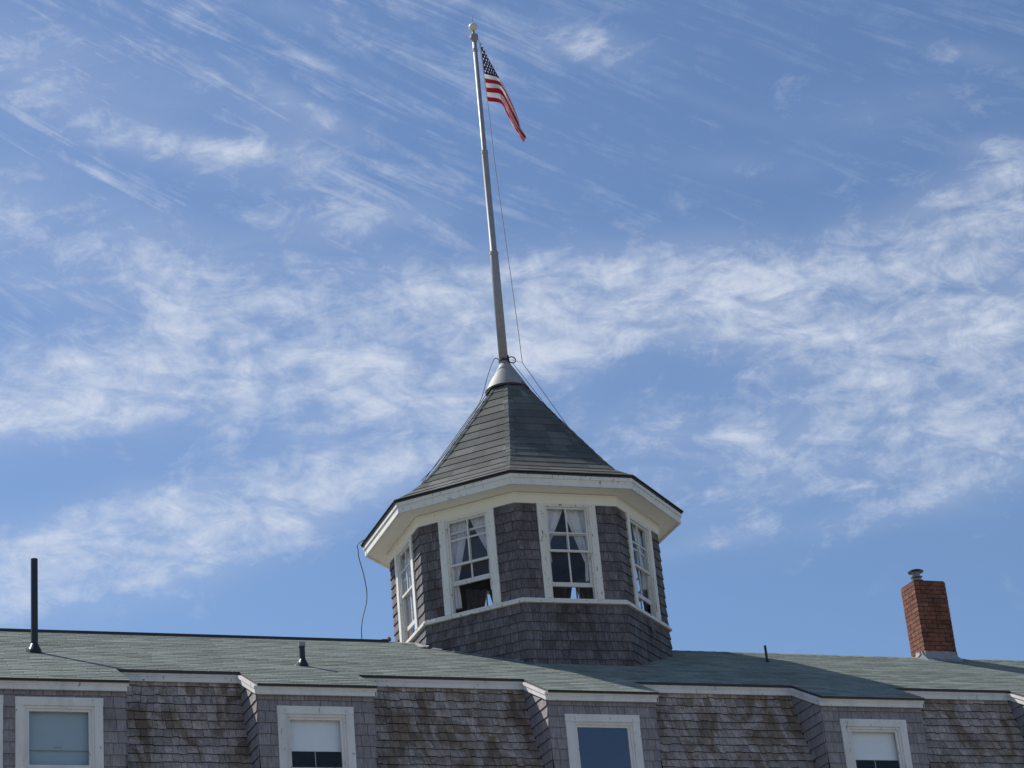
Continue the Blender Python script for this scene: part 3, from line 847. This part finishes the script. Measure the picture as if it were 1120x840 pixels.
for k in names:
    for sd_, ui, tie, low in CP[k]:
        curtain(k, sd_, ui, tie, low, 'white sheer curtain, %s side of the %s' % ('left' if sd_ < 0 else 'right', names[k]))
for k, nm in ((2, 'cupola window left of the back one'), (3, 'cupola window straight behind the shaded left one'), (4, 'cupola window straight behind the front one')):
    for sd_ in (-1, 1):
        nm2 = {2: 'back right cupola window', 3: 'back cupola window behind the widest opening', 4: 'back cupola window behind the front one'}[k]
        curtain(k, sd_, 1.0, 12.0, 11.7, 'greyish curtain, %s panel of the %s' % ('left' if sd_ > 0 else 'right', nm2), 'lined')

# ------------------------------------------------------------------ flagpole
PX, PY = 12.245, 29.812
fp = thing('flagpole', 'tall grey stepped flagpole rising from the cupola roof, white ball on top', 'flagpole', (PX, PY, 16.0))
s_ = MB(); s_.lathe([(.070, 15.9), (.066, 17.86), (.064, 17.9), (.052, 17.93), (.050, 19.64), (.048, 19.68), (.040, 19.71), (.034, 21.76)], (PX, PY, 0), 20)
s_.build('shaft', M['pole'], fp, smooth=True)
for z, r in ((17.88, .071), (19.67, .055), (21.55, .042)):
    s_ = MB(); s_.lathe([(r*.93, -.03), (r, -.022), (r, .022), (r*.9, .03)], (PX, PY, z), 20); s_.build('collar', M['pole'], fp)
s_ = MB(); s_.lathe([(.036, 21.70), (.05, 21.74), (.068, 21.77), (.07, 21.82), (.05, 21.845), (.02, 21.86), (.018, 21.93)], (PX, PY, 0), 20); s_.build('truck', M['steel'], fp)
s_ = MB(); s_.lathe([(.0001 if i in (0, 12) else .072*math.sin(math.pi*i/12), 21.985-.072*math.cos(math.pi*i/12)) for i in range(13)], (PX, PY, 0), 24); s_.build('finial_ball', M['ball'], fp, smooth=True)
s_ = MB(); s_.tube([(PX, PY, 22.05), (PX, PY, 22.2)], .006, 6, .003); s_.build('spike', M['wire'], fp)
s_ = MB(); s_.lathe([(.078, -.02), (.08, 0), (.078, .02)], (PX, PY, 16.06), 16)
s_.tube([(PX+.05, PY-.06, 16.13), (PX+.06, PY-.07, 15.98)], .012, 8); s_.build('cleat', M['wire'], fp)
s_ = MB(); s_.tube([(PX+.075, PY-.04, 16.0), (PX+.12, PY-.10, 15.88), (PX+.20, PY-.13, 15.74), (PX+.225, PY-.14, 15.68)], .010, 8)
s_.build('hanging_clip', M['steel'], fp)
s_ = MB(); s_.tube([(PX+.05+.06+.06*math.cos(q), PY-.06, 16.06+.05*math.sin(q)) for q in [i*math.pi/8 for i in range(17)]], .009, 6); s_.build('rope_ring', M['wire'], fp)

# halyard
h = MB()
hp = [(12.30, 29.80, 21.78), (12.322, 29.80, 21.68), (12.345, 29.80, 21.2), (12.372, 29.80, 20.61), (12.40, 29.80, 19.4), (12.455, 29.80, 18.2), (12.52, 29.80, 16.7), (12.541, 29.80, 16.05), (12.36, 29.77, 16.07)]
h.tube(hp, .0055, 6)
o = h.build('halyard', M['rope']); tag(o, 'thin grey halyard running down beside the flagpole from the flag', 'rope')
def wire(name, pts, r, label, cat='wire', group=None, m_='wire'):
    b = MB(); b.tube(pts, r, 6); o = b.build(name, M[m_]); return tag(o, label, cat, group)
G = 'wires stayed from the flagpole foot'
def roofpt(k, s_, lift=.03):           # along hip k
    r_, z_ = prof(s_); return V(r_+lift, k, z_+lift)
wire('guy_wire', [(12.541, 29.80, 16.05), V(.95, 2.25, 14.74)+Vector((0, 0, .02))], .0042, 'outer thin wire from the flagpole foot down to the right side of the cupola roof', 'wire', G)
wire('guy_wire', [(12.36, 29.77, 16.03), V(.66, 2.25, 15.10)+Vector((0, 0, .02))], .0042, 'inner thin wire from the flagpole foot down to the right side of the cupola roof', 'wire', G)
cab = [(PX-.07, PY, 16.07), (PX-.13, PY+.01, 16.10), (PX-.19, PY+.04, 16.0), (PX-.26, PY+.08, 15.8)]
for s0 in (arc[-1]*.93, arc[-1]*.8, arc[-1]*.6, arc[-1]*.4, arc[-1]*.25, arc[-1]*.1, 0.0): cab.append(roofpt(-2, s0, .035))
e_ = V(2.42, -2, 13.30); cab.append(e_)
def unp(px, py, y):
    d_ = _F+_R*((px-560)/FPX)+_U*((420-py)/FPX); return CAM+d_*(y/d_.y)
ye = e_.y
cab += [Vector(p) for p in ((e_.x+.005, ye, 13.17), (e_.x+.07, ye, 12.86), (e_.x+.09, ye+.01, 12.55), (e_.x-.0, ye+.02, 12.2), (e_.x-.03, ye, 11.9), (e_.x-.035, ye, zr(ye)+.01))]
# smooth it
def catmull(P, n=5):
    P = [Vector(p) for p in P]; out = []
    for i in range(len(P)-1):
        p0, p1, p2, p3 = P[max(i-1, 0)], P[i], P[i+1], P[min(i+2, len(P)-1)]
        for j in range(n):
            t_ = j/n; out.append(.5*((2*p1)+(-p0+p2)*t_+(2*p0-5*p1+4*p2-p3)*t_*t_+(-p0+3*p1-3*p2+p3)*t_**3))
    return out+[P[-1]]
wire('lightning_cable', catmull(cab), .0068, 'dark cable from the flagpole foot, dangling loose off the left eave to the ridge', 'cable')
for k, lab in ((-1, 'thin dark cable lying down the left front hip of the cupola roof'), (1, 'thin dark cable lying down the right front hip of the cupola roof')):
    wire('roof_cable', [roofpt(k, s0, .028) for s0 in [arc[-1]*q/14 for q in range(3, 15)]], .006, lab, 'cable', 'cables along the cupola hips')

# ------------------------------------------------------------------ flag
def flag():
    # outline measured along the hanging cloth: top edge and bottom edge as (right, up) from the upper hoist corner
    sc_ = .0142/3.816*1.0
    top = [(245,145),(268,182),(290,222),(318,275),(345,325),(366,365),(385,400),(400,432),(410,460),(414,490),(426,515),(440,541)]
    bot = [(278,388),(302,394),(325,402),(338,410),(348,424),(358,443),(370,460),(382,480),(394,497),(405,512),(416,532),(428,553)]
    def samp(c, f):
        L = [0]
        for a, b in zip(c, c[1:]): L.append(L[-1]+math.hypot(b[0]-a[0], b[1]-a[1]))
        s_ = f*L[-1]
        for i in range(len(L)-1):
            if s_ <= L[i+1]+1e-6:
                g_ = (s_-L[i])/(L[i+1]-L[i]); return (c[i][0]+(c[i+1][0]-c[i][0])*g_, c[i][1]+(c[i+1][1]-c[i][1])*g_)
        return c[-1]
    org = Vector((12.335, 29.79, 21.71)); right = _R.copy(); right.z = 0; right.normalize(); back = Vector((-right.y, right.x, 0))
    NU, NV = 150, 104
    # picture axes -> upright cloth plane (undo the lean of the verticals)
    def P(f, g_):
        a = samp(top, f); b = samp(bot, f)
        x = a[0]+(b[0]-a[0])*g_; y = a[1]+(b[1]-a[1])*g_
        dx, dy = (x-245), (y-145)
        px_, up = dx*math.cos(ROLL)-dy*math.sin(ROLL)*1.0, -(dy*math.cos(ROLL)+dx*math.sin(ROLL))*1.18
        squeeze = f
        fold = .06*math.sin(g_*7.5+f*2.2)*(.2+1.2*f)+.035*math.sin(g_*15+3*f)*f+.05*math.sin(f*9+g_*2)
        return org+right*(px_*sc_)+Vector((0, 0, up*sc_))+back*(fold)
    def Q(f, v):        # the upper fly corner is folded over behind the cloth
        vr = .54*min(1, f/.385)+.12*max(0, f-.385)
        if v >= vr: return P(f, (v-vr)/(1-vr))
        return P(f, min(.9, (vr-v)/(1-vr)*.8))+back*(.012+.05*min(1, (vr-v)*6))
    verts = [Q(i/NU, j/NV) for j in range(NV+1) for i in range(NU+1)]
    org0 = verts[0].copy()
    faces, cols = [], []
    red, white, blue = (.36, .012, .028), (.74, .73, .74), (.010, .014, .065)
    def star(u, v):   # u in fly metres, v in hoist metres
        for r_ in range(9):
            n_ = 6 if r_ % 2 == 0 else 5
            for c_ in range(n_):
                cx = (.063*(2*c_+1) if n_ == 6 else .063*(2*c_+2))*.5*1.6*.92+.0; cy = .049*(r_+1)
                dx, dy = u-cx, v-cy; rr = math.hypot(dx, dy)
                if rr < .021:
                    a = (math.atan2(dx, -dy)) % (2*math.pi/5)
                    a = abs(a-math.pi/5); lim = .021*(.45+.55*(a/(math.pi/5))**1.2)
                    if rr < lim: return True
        return False
    for j in range(NV):
        for i in range(NU):
            a = j*(NU+1)+i; faces.append((a, a+1, a+NU+2, a+NU+1))
            f, g_ = (i+.5)/NU, (j+.5)/NV
            if f < .385 and g_ < 7/13:
                cols.append(white if star(f*1.52, g_*.91) else blue)
            else: cols.append(red if int(g_*13) % 2 == 0 else white)
    me = bpy.data.meshes.new('flag'); me.from_pydata([tuple(v-org0) for v in verts], [], faces); me.materials.append(M['flag'])
    at = me.attributes.new('dye', 'FLOAT_COLOR', 'CORNER'); data = []
    for c_ in cols: data += [*c_, 1]*4
    at.data.foreach_set('color', data); me.polygons.foreach_set('use_smooth', [True]*len(faces)); me.update()
    o = bpy.data.objects.new('flag', me); col.objects.link(o); o.location = org0
    tag(o, 'limp red, white and blue stars and stripes flag hanging near the top of the flagpole', 'flag')
flag()
